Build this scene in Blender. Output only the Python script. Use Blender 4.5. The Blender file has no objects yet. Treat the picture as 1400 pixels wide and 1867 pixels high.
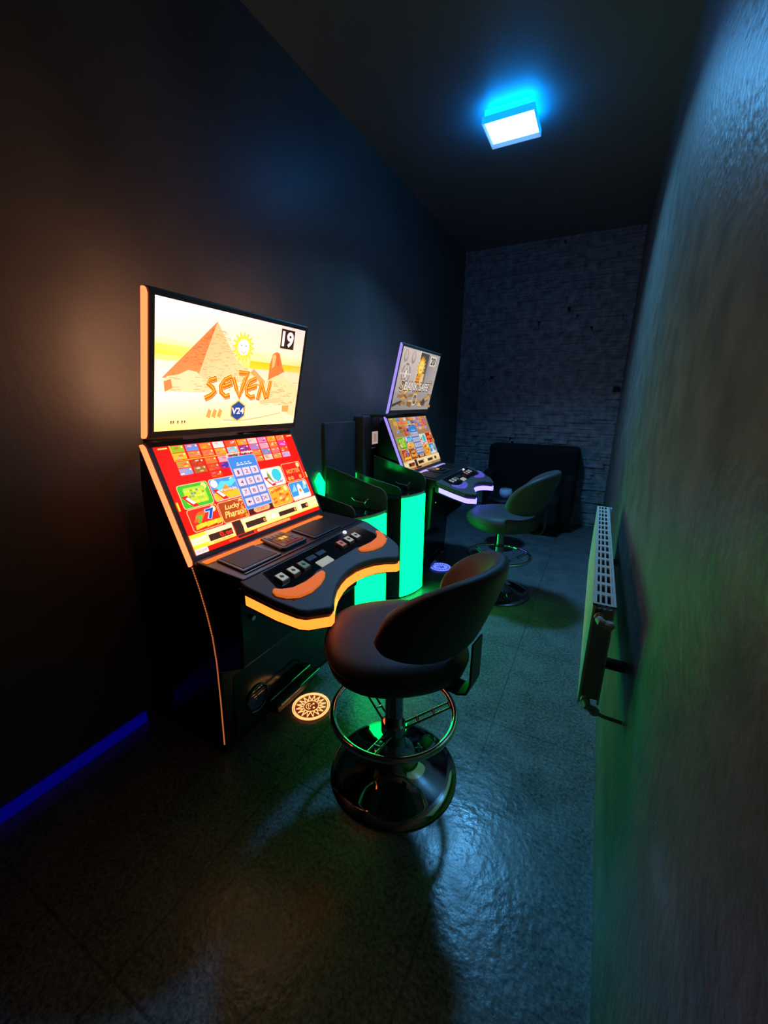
import bpy, bmesh, math, random
from math import sin, cos, pi, radians
from mathutils import Vector, Matrix
random.seed(7)
SC = bpy.context.scene
COL = SC.collection

# ---------------------------------------------------------------- camera
R = [[0.88627495, 0.46305587, 0.00979667],
     [0.13162192, -0.23152794, -0.96388302],
     [-0.44406349, 0.85555483, -0.26614571]]      # rows: camera right, camera down, camera forward (world axes)
cam_d = bpy.data.cameras.new('camera')
cam = bpy.data.objects.new('camera', cam_d)
COL.objects.link(cam)
right, down, fwd = [Vector(r).normalized() for r in R]
M = Matrix((right, -down, -fwd)).transposed().to_4x4()
M.translation = Vector((0, 0, 1.3))
cam.matrix_world = M
cam_d.sensor_fit = 'HORIZONTAL'
cam_d.sensor_width = 36
cam_d.lens = 36 * 733.5 / 1400
cam_d.clip_start = 0.02
SC.camera = cam

# ---------------------------------------------------------------- world, exposure
w = bpy.data.worlds.new('world')
SC.world = w
w.use_nodes = True
w.node_tree.nodes['Background'].inputs[0].default_value = (0, 0, 0, 1)
vs = SC.view_settings
vs.view_transform = 'Standard'
vs.look = 'None'
vs.gamma = 1
vs.exposure = 0.0
vs.use_curve_mapping = False

# light levels of the things that shine
LAMP = 12.0       # ceiling flood light face
BEAM = 25.0        # directed beam of the flood light, watts
HALO = 28.0        # emitter added behind the flood light for the ceiling halo
GREEN = 1.0
ORANGE = 1.5
VIOLET = 1.35
SCREEN = 1.22

# ---------------------------------------------------------------- materials
def srgb(r, g, b):
    f = lambda c: (c / 255 / 12.92) if c <= 10 else ((c / 255 + 0.055) / 1.055) ** 2.4
    return (f(r), f(g), f(b))

def mat(name, col, rough=0.5, metal=0.0, spec=0.5, emit=None, strength=1.0, noise=0, nscale=20, bump=0, bscale=60,
        coat=0, transmission=0, rough_var=0, alpha=1.0, sheen=0, detail=4):
    m = bpy.data.materials.new(name)
    m.use_nodes = True
    nt = m.node_tree
    b = nt.nodes['Principled BSDF']
    b.inputs['Base Color'].default_value = (*col, 1)
    b.inputs['Roughness'].default_value = rough
    b.inputs['Metallic'].default_value = metal
    b.inputs['Specular IOR Level'].default_value = spec
    b.inputs['Coat Weight'].default_value = coat
    b.inputs['Transmission Weight'].default_value = transmission
    b.inputs['Sheen Weight'].default_value = sheen
    if emit:
        b.inputs['Emission Color'].default_value = (*emit, 1)
        b.inputs['Emission Strength'].default_value = strength
    tc = nt.nodes.new('ShaderNodeTexCoord')
    if noise or rough_var:
        n = nt.nodes.new('ShaderNodeTexNoise')
        n.inputs['Scale'].default_value = nscale
        n.inputs['Detail'].default_value = detail
        nt.links.new(tc.outputs['Object'], n.inputs['Vector'])
        if noise:
            mr = nt.nodes.new('ShaderNodeMapRange')
            mr.inputs[1].default_value = 0.3; mr.inputs[2].default_value = 0.7
            mr.inputs[3].default_value = 1 - noise; mr.inputs[4].default_value = 1 + noise
            nt.links.new(n.outputs[0], mr.inputs[0])
            mx = nt.nodes.new('ShaderNodeVectorMath'); mx.operation = 'SCALE'
            mx.inputs[0].default_value = col
            nt.links.new(mr.outputs[0], mx.inputs['Scale'])
            nt.links.new(mx.outputs[0], b.inputs['Base Color'])
        if rough_var:
            mr = nt.nodes.new('ShaderNodeMapRange')
            mr.inputs[1].default_value = 0.3; mr.inputs[2].default_value = 0.7
            mr.inputs[3].default_value = max(0.02, rough - rough_var); mr.inputs[4].default_value = rough + rough_var
            nt.links.new(n.outputs[0], mr.inputs[0])
            nt.links.new(mr.outputs[0], b.inputs['Roughness'])
    if bump:
        n2 = nt.nodes.new('ShaderNodeTexNoise')
        n2.inputs['Scale'].default_value = bscale
        n2.inputs['Detail'].default_value = 5
        nt.links.new(tc.outputs['Object'], n2.inputs['Vector'])
        bp = nt.nodes.new('ShaderNodeBump')
        bp.inputs['Strength'].default_value = bump
        bp.inputs['Distance'].default_value = 0.01
        nt.links.new(n2.outputs[0], bp.inputs['Height'])
        nt.links.new(bp.outputs[0], b.inputs['Normal'])
    return m

def screen_mat(name, strength, tint):
    m = mat(name, (0.01, 0.01, 0.01), rough=0.12, emit=(1, 1, 1), strength=strength)
    nt = m.node_tree
    a = nt.nodes.new('ShaderNodeAttribute'); a.attribute_name = 'Col'
    v = nt.nodes.new('ShaderNodeVectorMath'); v.operation = 'MULTIPLY'; v.inputs[1].default_value = tint
    nt.links.new(a.outputs['Color'], v.inputs[0]); nt.links.new(v.outputs[0], nt.nodes['Principled BSDF'].inputs['Emission Color'])
    return m

MAT = dict(
    wall=mat('dark_wall_paint', (0.125, 0.108, 0.098), rough=0.45, noise=0.18, nscale=3, bump=0.12, bscale=45, spec=0.35),
    stucco=mat('dark_stucco', (0.17, 0.155, 0.13), rough=0.42, noise=0.3, nscale=9, bump=0.38, bscale=38, spec=0.3, detail=8),
    ceiling=mat('ceiling_paint', (0.19, 0.19, 0.20), rough=0.6, bump=0.1, bscale=50, spec=0.3),
    stone=mat('split_stone', (0.34, 0.34, 0.36), rough=0.75, noise=0.45, nscale=14, bump=0.6, bscale=70),
    black=mat('black_plastic', (0.012, 0.012, 0.013), rough=0.38, bump=0.05, bscale=300),
    gloss=mat('black_gloss', (0.008, 0.008, 0.009), rough=0.12, spec=0.6),
    side=mat('black_lacquer', (0.010, 0.010, 0.012), rough=0.3),
    bezel=mat('bezel_plastic', (0.13, 0.105, 0.09), rough=0.5),  # brown lift puts the glow haze around the screens into the colour
    deck=mat('deck_soft_touch', (0.11, 0.098, 0.09), rough=0.55, bump=0.05, bscale=400),
    tray=mat('tray_plastic', (0.030, 0.029, 0.030), rough=0.28),
    pad=mat('pad_rubber', (0.008, 0.008, 0.008), rough=0.5),
    trimgrey=mat('grey_trim', (0.12, 0.12, 0.13), rough=0.3, metal=0.6),
    chrome=mat('chrome', (0.75, 0.76, 0.78), rough=0.06, metal=1.0),
    chromedark=mat('dark_chrome', (0.34, 0.35, 0.37), rough=0.05, metal=1.0),
    leather=mat('black_leatherette', (0.055, 0.055, 0.054), rough=0.55, bump=0.12, bscale=240),
    sofa=mat('black_upholstery', (0.004, 0.004, 0.005), rough=0.85, bump=0.15, bscale=120),
    radiator=mat('radiator_enamel', (0.80, 0.75, 0.64), rough=0.35),
    fitting=mat('valve_brass_painted', (0.55, 0.45, 0.36), rough=0.35, noise=0.2, nscale=60),
    key=mat('lit_key_cap', (0.2, 0.2, 0.2), rough=0.25, emit=(0.35, 0.36, 0.30), strength=0.9),
    keyred=mat('red_key_cap', (0.2, 0.1, 0.1), rough=0.25, emit=(0.45, 0.12, 0.09), strength=0.9),
    keygreen=mat('green_key_cap', (0.1, 0.15, 0.1), rough=0.25, emit=(0.09, 0.15, 0.10), strength=0.9),
    keydark=mat('ink', (0.02, 0.02, 0.02), rough=0.5),
    green=mat('green_light_panel', (0.1, 0.5, 0.35), rough=0.3, emit=(0.0, 5.2, 0.55), strength=GREEN),
    sticker=mat('white_sticker', (0.75, 0.70, 0.66), rough=0.5, emit=(0.75, 0.62, 0.56), strength=0.55),  # sticker is no lamp; its brightness is painted in as emission
    stickerink=mat('sticker_print', (0.6, 0.3, 0.25), rough=0.5, emit=(0.7, 0.40, 0.34), strength=0.5),  # print brightened by emission like the sticker under it
    glass=mat('frosted_glass', (0.8, 0.88, 1.0), rough=0.15, transmission=0.35),
    cable=mat('pale_cable', (0.45, 0.55, 0.7), rough=0.4),
    lampface=mat('flood_light_diffuser', (0.8, 0.8, 0.8), rough=0.4, emit=(0.09, 0.36, 1.0), strength=LAMP),
    lampside=mat('flood_light_side', (0.02, 0.025, 0.03), rough=0.6, emit=(0.16, 0.40, 0.80), strength=0.8),
    lampouter=mat('flood_light_edge_added_glow', (0.3, 0.5, 0.7), rough=0.4, emit=(0.0, 0.30, 0.85), strength=1.5),  # rim emission added so it blends with the ceiling glow
    halo=mat('added_halo_glow', (0.5, 0.5, 0.5), rough=0.5, emit=(0.0, 0.28, 1.0), strength=HALO),
    shield=mat('smoked_acrylic_green_sheen', (0.035, 0.115, 0.08), rough=0.14, spec=0.8),  # green sheen of the light panels put into the base colour
    edge=mat('acrylic_edge', (0.35, 0.34, 0.32), rough=0.25, spec=0.8),
    skirting=mat('blue_skirting', (0.02, 0.02, 0.1), rough=0.4, emit=(0.0, 0.0, 0.11), strength=1.0),
)
SCREEN_M = screen_mat('lit_screen', SCREEN, (1.6, 1.06, .98))
SCREEN2_M = screen_mat('lit_screen_dimmer', SCREEN * 0.70, (1.1, 1.0, .9))

# floor: mottled stone tiles, 60 cm, polished
def floor_material():
    m = mat('floor_tiles', (0.1, 0.1, 0.1), rough=0.3)
    nt = m.node_tree; b = nt.nodes['Principled BSDF']
    tc = nt.nodes.new('ShaderNodeTexCoord')
    mp = nt.nodes.new('ShaderNodeMapping')
    mp.inputs['Location'].default_value = (0.23, -0.855, 0)
    nt.links.new(tc.outputs['Object'], mp.inputs['Vector'])
    br = nt.nodes.new('ShaderNodeTexBrick')
    br.offset = 0.0
    br.inputs['Scale'].default_value = 1
    br.inputs['Brick Width'].default_value = 0.6
    br.inputs['Row Height'].default_value = 0.6
    br.inputs['Mortar Size'].default_value = 0.0035
    br.inputs['Color1'].default_value = (1, 1, 1, 1); br.inputs['Color2'].default_value = (1, 1, 1, 1)
    br.inputs['Mortar'].default_value = (0.6, 0.6, 0.6, 1)
    nt.links.new(mp.outputs[0], br.inputs['Vector'])
    n1 = nt.nodes.new('ShaderNodeTexNoise'); n1.inputs['Scale'].default_value = 95; n1.inputs['Detail'].default_value = 8; n1.inputs['Roughness'].default_value = 0.7
    n2 = nt.nodes.new('ShaderNodeTexNoise'); n2.inputs['Scale'].default_value = 7; n2.inputs['Detail'].default_value = 5
    for n in (n1, n2): nt.links.new(tc.outputs['Object'], n.inputs['Vector'])
    cr = nt.nodes.new('ShaderNodeValToRGB')
    cr.color_ramp.elements[0].position = 0.36; cr.color_ramp.elements[0].color = (0.05, 0.05, 0.052, 1)
    cr.color_ramp.elements[1].position = 0.62; cr.color_ramp.elements[1].color = (0.25, 0.25, 0.25, 1)
    nt.links.new(n1.outputs[0], cr.inputs[0])
    mr = nt.nodes.new('ShaderNodeMapRange'); mr.inputs[1].default_value = .3; mr.inputs[2].default_value = .7; mr.inputs[3].default_value = .82; mr.inputs[4].default_value = 1.15
    nt.links.new(n2.outputs[0], mr.inputs[0])
    s = nt.nodes.new('ShaderNodeVectorMath'); s.operation = 'SCALE'
    nt.links.new(cr.outputs[0], s.inputs[0]); nt.links.new(mr.outputs[0], s.inputs['Scale'])
    s2 = nt.nodes.new('ShaderNodeVectorMath'); s2.operation = 'MULTIPLY'
    nt.links.new(s.outputs[0], s2.inputs[0]); nt.links.new(br.outputs['Color'], s2.inputs[1])
    nt.links.new(s2.outputs[0], b.inputs['Base Color'])
    rr = nt.nodes.new('ShaderNodeMapRange'); rr.inputs[1].default_value = .35; rr.inputs[2].default_value = .65; rr.inputs[3].default_value = .22; rr.inputs[4].default_value = .34
    nt.links.new(n2.outputs[0], rr.inputs[0]); nt.links.new(rr.outputs[0], b.inputs['Roughness'])
    bp = nt.nodes.new('ShaderNodeBump'); bp.inputs['Strength'].default_value = 0.35; bp.inputs['Distance'].default_value = 0.004
    n3 = nt.nodes.new('ShaderNodeTexNoise'); n3.inputs['Scale'].default_value = 40; n3.inputs['Detail'].default_value = 3
    nt.links.new(tc.outputs['Object'], n3.inputs['Vector'])
    ad = nt.nodes.new('ShaderNodeMath'); ad.operation = 'ADD'
    nt.links.new(n3.outputs[0], ad.inputs[0]); nt.links.new(br.outputs['Color'], ad.inputs[1])
    nt.links.new(ad.outputs[0], bp.inputs['Height']); nt.links.new(bp.outputs[0], b.inputs['Normal'])
    return m

# ---------------------------------------------------------------- mesh helpers
class MB:
    def __init__(s): s.v = []; s.f = []; s.m = []; s.c = []
    def add(s, verts, faces, mi=0, col=None):
        o = len(s.v); s.v += [tuple(v) for v in verts]
        for f in faces:
            s.f.append([o + i for i in f]); s.m.append(mi)
            s.c.append([col] * len(f) if (col is None or not isinstance(col, list)) else [col[i] for i in f])
        return s
    def box(s, x0, y0, z0, x1, y1, z1, mi=0):
        v = [(x, y, z) for x in (x0, x1) for y in (y0, y1) for z in (z0, z1)]
        return s.add(v, [(0, 1, 3, 2), (4, 6, 7, 5), (0, 4, 5, 1), (2, 3, 7, 6), (0, 2, 6, 4), (1, 5, 7, 3)], mi)
    def prism(s, pts, axis, a, b, mi=0):
        # pts in the plane perpendicular to axis: y -> (x,z), z -> (x,y), x -> (y,z)
        def P(p, t):
            return {'y': (p[0], t, p[1]), 'z': (p[0], p[1], t), 'x': (t, p[0], p[1])}[axis]
        n = len(pts)
        v = [P(p, a) for p in pts] + [P(p, b) for p in pts]
        f = [tuple(range(n))[::-1], tuple(range(n, 2 * n))] + [(i, (i + 1) % n, n + (i + 1) % n, n + i) for i in range(n)]
        return s.add(v, f, mi)
    def slab(s, pts, ztop, th, mi=0):
        # plan outline (x,y), top height given by ztop(x,y)
        n = len(pts)
        v = [(x, y, ztop(x, y) - th) for x, y in pts] + [(x, y, ztop(x, y)) for x, y in pts]
        f = [tuple(range(n))[::-1], tuple(range(n, 2 * n))] + [(i, (i + 1) % n, n + (i + 1) % n, n + i) for i in range(n)]
        return s.add(v, f, mi)
    def tube(s, path, r, n=12, closed=False, mi=0, caps=True):
        P = [Vector(p) for p in path]; L = len(P); rings = []
        rad = r if isinstance(r, (list, tuple)) else [r] * L
        up = Vector((0, 0, 1)); prev = None
        for i, p in enumerate(P):
            a = P[(i - 1) % L] if (closed or i > 0) else p
            b = P[(i + 1) % L] if (closed or i < L - 1) else p
            t = (b - a).normalized()
            if prev is None:
                x = t.cross(up) if abs(t.dot(up)) < .95 else t.cross(Vector((1, 0, 0)))
            else: x = prev - t * prev.dot(t)
            x.normalize(); prev = x.copy(); y = t.cross(x)
            rings.append([p + (x * cos(2 * pi * k / n) + y * sin(2 * pi * k / n)) * rad[i] for k in range(n)])
        v = [q for rg in rings for q in rg]; f = []
        for i in range(L if closed else L - 1):
            j = (i + 1) % L
            for k in range(n):
                f.append((i * n + k, i * n + (k + 1) % n, j * n + (k + 1) % n, j * n + k))
        if not closed and caps: f += [tuple(range(n))[::-1], tuple(range((L - 1) * n, L * n))]
        return s.add(v, f, mi)
    def lathe(s, prof, c=(0, 0), n=48, mi=0, z0=0, squash=None):
        v = []; f = []; L = len(prof)
        for r, z in prof:
            for k in range(n):
                a = 2 * pi * k / n
                q = squash(a) if squash else 1
                v.append((c[0] + r * q * cos(a), c[1] + r * q * sin(a), z0 + z))
        for i in range(L - 1):
            for k in range(n):
                f.append((i * n + k, i * n + (k + 1) % n, (i + 1) * n + (k + 1) % n, (i + 1) * n + k))
        if prof[0][0] > 1e-4: f.append(tuple(range(n))[::-1])
        if prof[-1][0] > 1e-4: f.append(tuple(range((L - 1) * n, L * n)))
        return s.add(v, f, mi)
    def ribbon(s, path, z0f, z1f, th, mi=0):
        # upright strip following plan path, thickness th towards the right hand side of travel
        n = len(path); v = []
        for i, (x, y) in enumerate(path):
            a = Vector(path[max(0, i - 1)]); b = Vector(path[min(n - 1, i + 1)])
            t = (b - a).normalized(); nx, ny = t.y * th, -t.x * th
            v += [(x, y, z0f(x, y)), (x, y, z1f(x, y)), (x + nx, y + ny, z1f(x, y)), (x + nx, y + ny, z0f(x, y))]
        f = []
        for i in range(n - 1):
            for k in range(4):
                f.append((i * 4 + k, i * 4 + (k + 1) % 4, i * 4 + 4 + (k + 1) % 4, i * 4 + 4 + k))
        f += [(3, 2, 1, 0), tuple(range(4 * n - 4, 4 * n))]
        return s.add(v, f, mi)
    def build(s, name, mats, parent=None, bevel=0, smooth=None, subd=0, seg=2):
        me = bpy.data.meshes.new(name)
        me.from_pydata(s.v, [], s.f)
        if not isinstance(mats, (list, tuple)): mats = [mats]
        for m in mats: me.materials.append(m)
        me.polygons.foreach_set('material_index', s.m)
        if any(c and c[0] is not None for c in s.c):
            ca = me.color_attributes.new('Col', 'FLOAT_COLOR', 'CORNER')
            flat = []
            for c in s.c:
                for q in c:
                    flat += list(q if q else (0, 0, 0)) + [1]
            ca.data.foreach_set('color', flat)
        else:
            bm = bmesh.new(); bm.from_mesh(me); bmesh.ops.recalc_face_normals(bm, faces=bm.faces[:]); bm.to_mesh(me); bm.free()
        if smooth is not None:
            me.polygons.foreach_set('use_smooth', [True] * len(me.polygons))
            me.set_sharp_from_angle(angle=radians(smooth))
        me.update()
        o = bpy.data.objects.new(name, me); COL.objects.link(o)
        if parent: o.parent = parent
        if bevel:
            md = o.modifiers.new('bevel', 'BEVEL'); md.width = bevel; md.segments = seg; md.limit_method = 'ANGLE'
        if subd:
            md = o.modifiers.new('subd', 'SUBSURF'); md.levels = subd; md.render_levels = subd
        return o

def empty(name, loc, rz=0):
    o = bpy.data.objects.new(name, None); COL.objects.link(o)
    o.empty_display_size = 0.1
    o.location = loc; o.rotation_euler = (0, 0, rz); return o
def tag(o, label, cat, group=None):
    o['label'] = label; o['category'] = cat
    if group: o['group'] = group
    return o
def struct(o):
    o['kind'] = 'structure'; return o

# ---------------------------------------------------------------- the room
XL, XR, YB, YF, ZC = -1.515, 0.155, -1.8, 4.80, 2.86
struct(MB().box(XL - .15, YB - .1, -.1, XR + .15, YF + .2, 0).build('floor', floor_material()))
struct(MB().box(XL - .15, YB - .1, ZC, XR + .15, YF + .2, ZC + .1).build('ceiling', MAT['ceiling']))
struct(MB().box(XL - .15, YB, 0, XL, YF, ZC).build('wall_left', MAT['wall']))
struct(MB().box(XR, YB, 0, XR + .15, YF, ZC).build('wall_right', MAT['stucco']))
struct(MB().box(XL, YB - .1, 0, XR, YB, ZC).build('wall_back', MAT['wall']))
# far wall clad in thin split-face stone strips, real relief
st = MB()
st.box(XL, YF, 0, XR, YF + .15, ZC)
z = 0.0
rs = random.Random(3)
while z < ZC - .005:
    h = rs.choice((.026, .032, .038, .044)); h = min(h, ZC - z)
    x = XL
    while x < XR - .001:
        L = rs.uniform(.06, .26); x1 = min(XR, x + L)
        if XR - x1 < .04: x1 = XR
        d = rs.uniform(.004, .026); t = rs.uniform(-.006, .006)
        v = [(x + .001, YF, z + .001), (x1 - .001, YF, z + .001), (x1 - .001, YF, z + h - .001), (x + .001, YF, z + h - .001),
             (x + .001, YF - d - t, z + .001), (x1 - .001, YF - d + t, z + .001), (x1 - .001, YF - d * .8 + t, z + h - .001), (x + .001, YF - d * .8 - t, z + h - .001)]
        st.add(v, [(0, 1, 2, 3), (4, 7, 6, 5), (0, 4, 5, 1), (3, 2, 6, 7), (0, 3, 7, 4), (1, 5, 6, 2)])
        x = x1
    z += h
struct(st.build('wall_far', MAT['stone']))
# skirting strip with a dim blue emission at the foot of the left wall
struct(MB().box(XL, -1.7, 0.002, XL + .012, 0.78, .048).build('baseboard_left', MAT['skirting'], bevel=.003))

# ---------------------------------------------------------------- ceiling flood light
lamp = tag(empty('flood_light', (-.647, 2.755, ZC), radians(0)), 'rectangular flood light glowing blue-white on the ceiling', 'light')
def frame(x, y, t, z0, z1):      # open rectangular lip
    o = [(-x, -y), (x, -y), (x, y), (-x, y)]; q = [(-x + t, -y + t), (x - t, -y + t), (x - t, y - t), (-x + t, y - t)]
    m = MB()
    v = [(*p, z0) for p in o] + [(*p, z1) for p in o] + [(*p, z0) for p in q] + [(*p, z1) for p in q]
    for k in range(4):
        l = (k + 1) % 4
        m.add(v, [(k, l, 4 + l, 4 + k)], 0); m.add(v, [(8 + l, 8 + k, 12 + k, 12 + l), (k, 8 + k, 8 + l, l), (4 + l, 12 + l, 12 + k, 4 + k)], 1)
    return m
frame(.138, .128, .004, -.094, -.062).build('rim', [MAT['lampouter'], MAT['lampside']], lamp)
MB().box(-.134, -.124, -.066, .134, .124, -.058).build('housing', MAT['lampouter'], lamp)
MB().box(-.133, -.123, -.072, .133, .123, -.0665).build('diffuser', MAT['lampface'], lamp)
MB().box(-.126, -.116, -.0575, .126, .116, -.040).build('added_glow_strip', MAT['halo'], lamp)  # added emitter hidden above the housing, lights the ceiling around it
for sx in (-.09, .09): MB().box(sx - .008, -.02, -.058, sx + .008, .02, 0).build('mounting_bracket', MAT['black'], lamp)
al = bpy.data.lights.new('flood_beam', 'AREA'); al.shape = 'RECTANGLE'; al.size = .22; al.size_y = .20
al.energy = BEAM; al.color = (.12, .50, 1.0); al.spread = radians(124)
ao = bpy.data.objects.new('flood_beam', al); COL.objects.link(ao); ao.parent = lamp; ao.location = (0, 0, -.080); ao.rotation_euler = (radians(-6), radians(-9), 0)
MB().box(-.126, -.116, -.0445, .126, .116, -.028).build('added_glow_strip', MAT['halo'], lamp)
for sx in (-.09, .09): MB().box(sx - .008, -.02, -.045, sx + .008, .02, 0).build('mounting_bracket', MAT['black'], lamp)

# ---------------------------------------------------------------- screen pictures
_tc = {}
def text_geo(txt, off=0.0):
    k = (txt, off)
    if k in _tc: return _tc[k]
    c = bpy.data.curves.new('t', 'FONT'); c.body = txt; c.size = 1; c.offset = off; c.resolution_u = 3
    o = bpy.data.objects.new('t', c); COL.objects.link(o)
    dg = bpy.context.evaluated_depsgraph_get(); dg.update()
    me = o.evaluated_get(dg).to_mesh()
    v = [(p.co.x, p.co.y) for p in me.vertices]; f = [tuple(p.vertices) for p in me.polygons]
    o.evaluated_get(dg).to_mesh_clear()
    bpy.data.objects.remove(o); bpy.data.curves.remove(c)
    x0 = min(p[0] for p in v); x1 = max(p[0] for p in v); y0 = min(p[1] for p in v); y1 = max(p[1] for p in v)
    _tc[k] = ([((a - x0) / (x1 - x0), (b - y0) / (y1 - y0)) for a, b in v], f)
    return _tc[k]

class Canvas:
    """picture on a flat panel; u to the right, v up, both 0..1; later shapes lie a hair in front"""
    def __init__(s, O, U, V, aspect, step=.000014):
        s.O, s.U, s.V = Vector(O), Vector(U), Vector(V)
        s.N = s.U.cross(s.V).normalized(); s.k = 0; s.mb = MB(); s.step = step; s.asp = aspect
    def P(s, u, v): return s.O + s.U * u + s.V * v + s.N * (s.k * s.step)
    def poly(s, pts, col, raise_=True):
        if raise_: s.k += 1
        s.mb.add([s.P(u, v) for u, v in pts], [tuple(range(len(pts)))], 0, col)
    def rect(s, u0, v0, u1, v1, col, raise_=True):
        s.poly([(u0, v0), (u1, v0), (u1, v1), (u0, v1)], col, raise_)
    def rrect(s, u0, v0, u1, v1, col, r=.01):
        ru, rv = r, r * s.asp; p = []
        for (cu, cv, a0) in ((u1 - ru, v1 - rv, 0), (u0 + ru, v1 - rv, 90), (u0 + ru, v0 + rv, 180), (u1 - ru, v0 + rv, 270)):
            for i in range(4):
                a = radians(a0 + i * 30); p.append((cu + ru * cos(a), cv + rv * sin(a)))
        s.poly(p, col)
    def grad(s, u0, v0, u1, v1, cols):   # cols: bl, br, tr, tl
        s.poly([(u0, v0), (u1, v0), (u1, v1), (u0, v1)], list(cols))
    def disc(s, u, v, r, col, n=20, sq=1.0):
        s.poly([(u + r * cos(2 * pi * i / n), v + r * s.asp * sq * sin(2 * pi * i / n)) for i in range(n)], col)
    def star(s, u, v, r1, r2, n, col):
        s.poly([(u + (r1 if i % 2 else r2) * cos(pi * i / n), v + (r1 if i % 2 else r2) * s.asp * sin(pi * i / n)) for i in range(2 * n)], col)
    def stroke(s, pts, wd, col, taper=0):
        s.k += 1
        n = len(pts); L = []; Rr = []
        for i, (u, v) in enumerate(pts):
            a = pts[max(0, i - 1)]; b = pts[min(n - 1, i + 1)]
            du, dv = b[0] - a[0], (b[1] - a[1]) / s.asp
            l = math.hypot(du, dv) or 1
            ww = wd * .5 * (1 - taper * abs(2 * i / (n - 1) - 1) ** 2)
            L.append((u - dv / l * ww, v + du / l * ww * s.asp)); Rr.append((u + dv / l * ww, v - du / l * ww * s.asp))
        for i in range(n - 1):
            s.poly([Rr[i], Rr[i + 1], L[i + 1], L[i]], col, False)
    def text(s, txt, u0, v0, u1, v1, col, off=0.0, shear=0):
        s.k += 1
        v, f = text_geo(txt, off)
        s.mb.add([s.P(u0 + a * (u1 - u0) + shear * b, v0 + b * (v1 - v0)) for a, b in v], f, 0, col)
    def sun_face(s, u, v, r, ray, face, ink):
        s.star(u, v, r * .68, r, 16, ray)
        s.disc(u, v, r * .56, face, 24)
        s.disc(u - r * .2, v + r * .15 * s.asp, r * .06, ink, 8); s.disc(u + r * .2, v + r * .15 * s.asp, r * .06, ink, 8)
        s.stroke([(u + r * .3 * cos(a), v + r * .3 * s.asp * sin(a)) for a in [radians(t) for t in (205, 230, 255, 285, 310, 335)]], r * .07, ink)

c8 = srgb
def arc(cu, cv, ru, rv, a0, a1, n=10):
    return [(cu + ru * cos(radians(a0 + (a1 - a0) * i / n)), cv + rv * sin(radians(a0 + (a1 - a0) * i / n))) for i in range(n + 1)]

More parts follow.
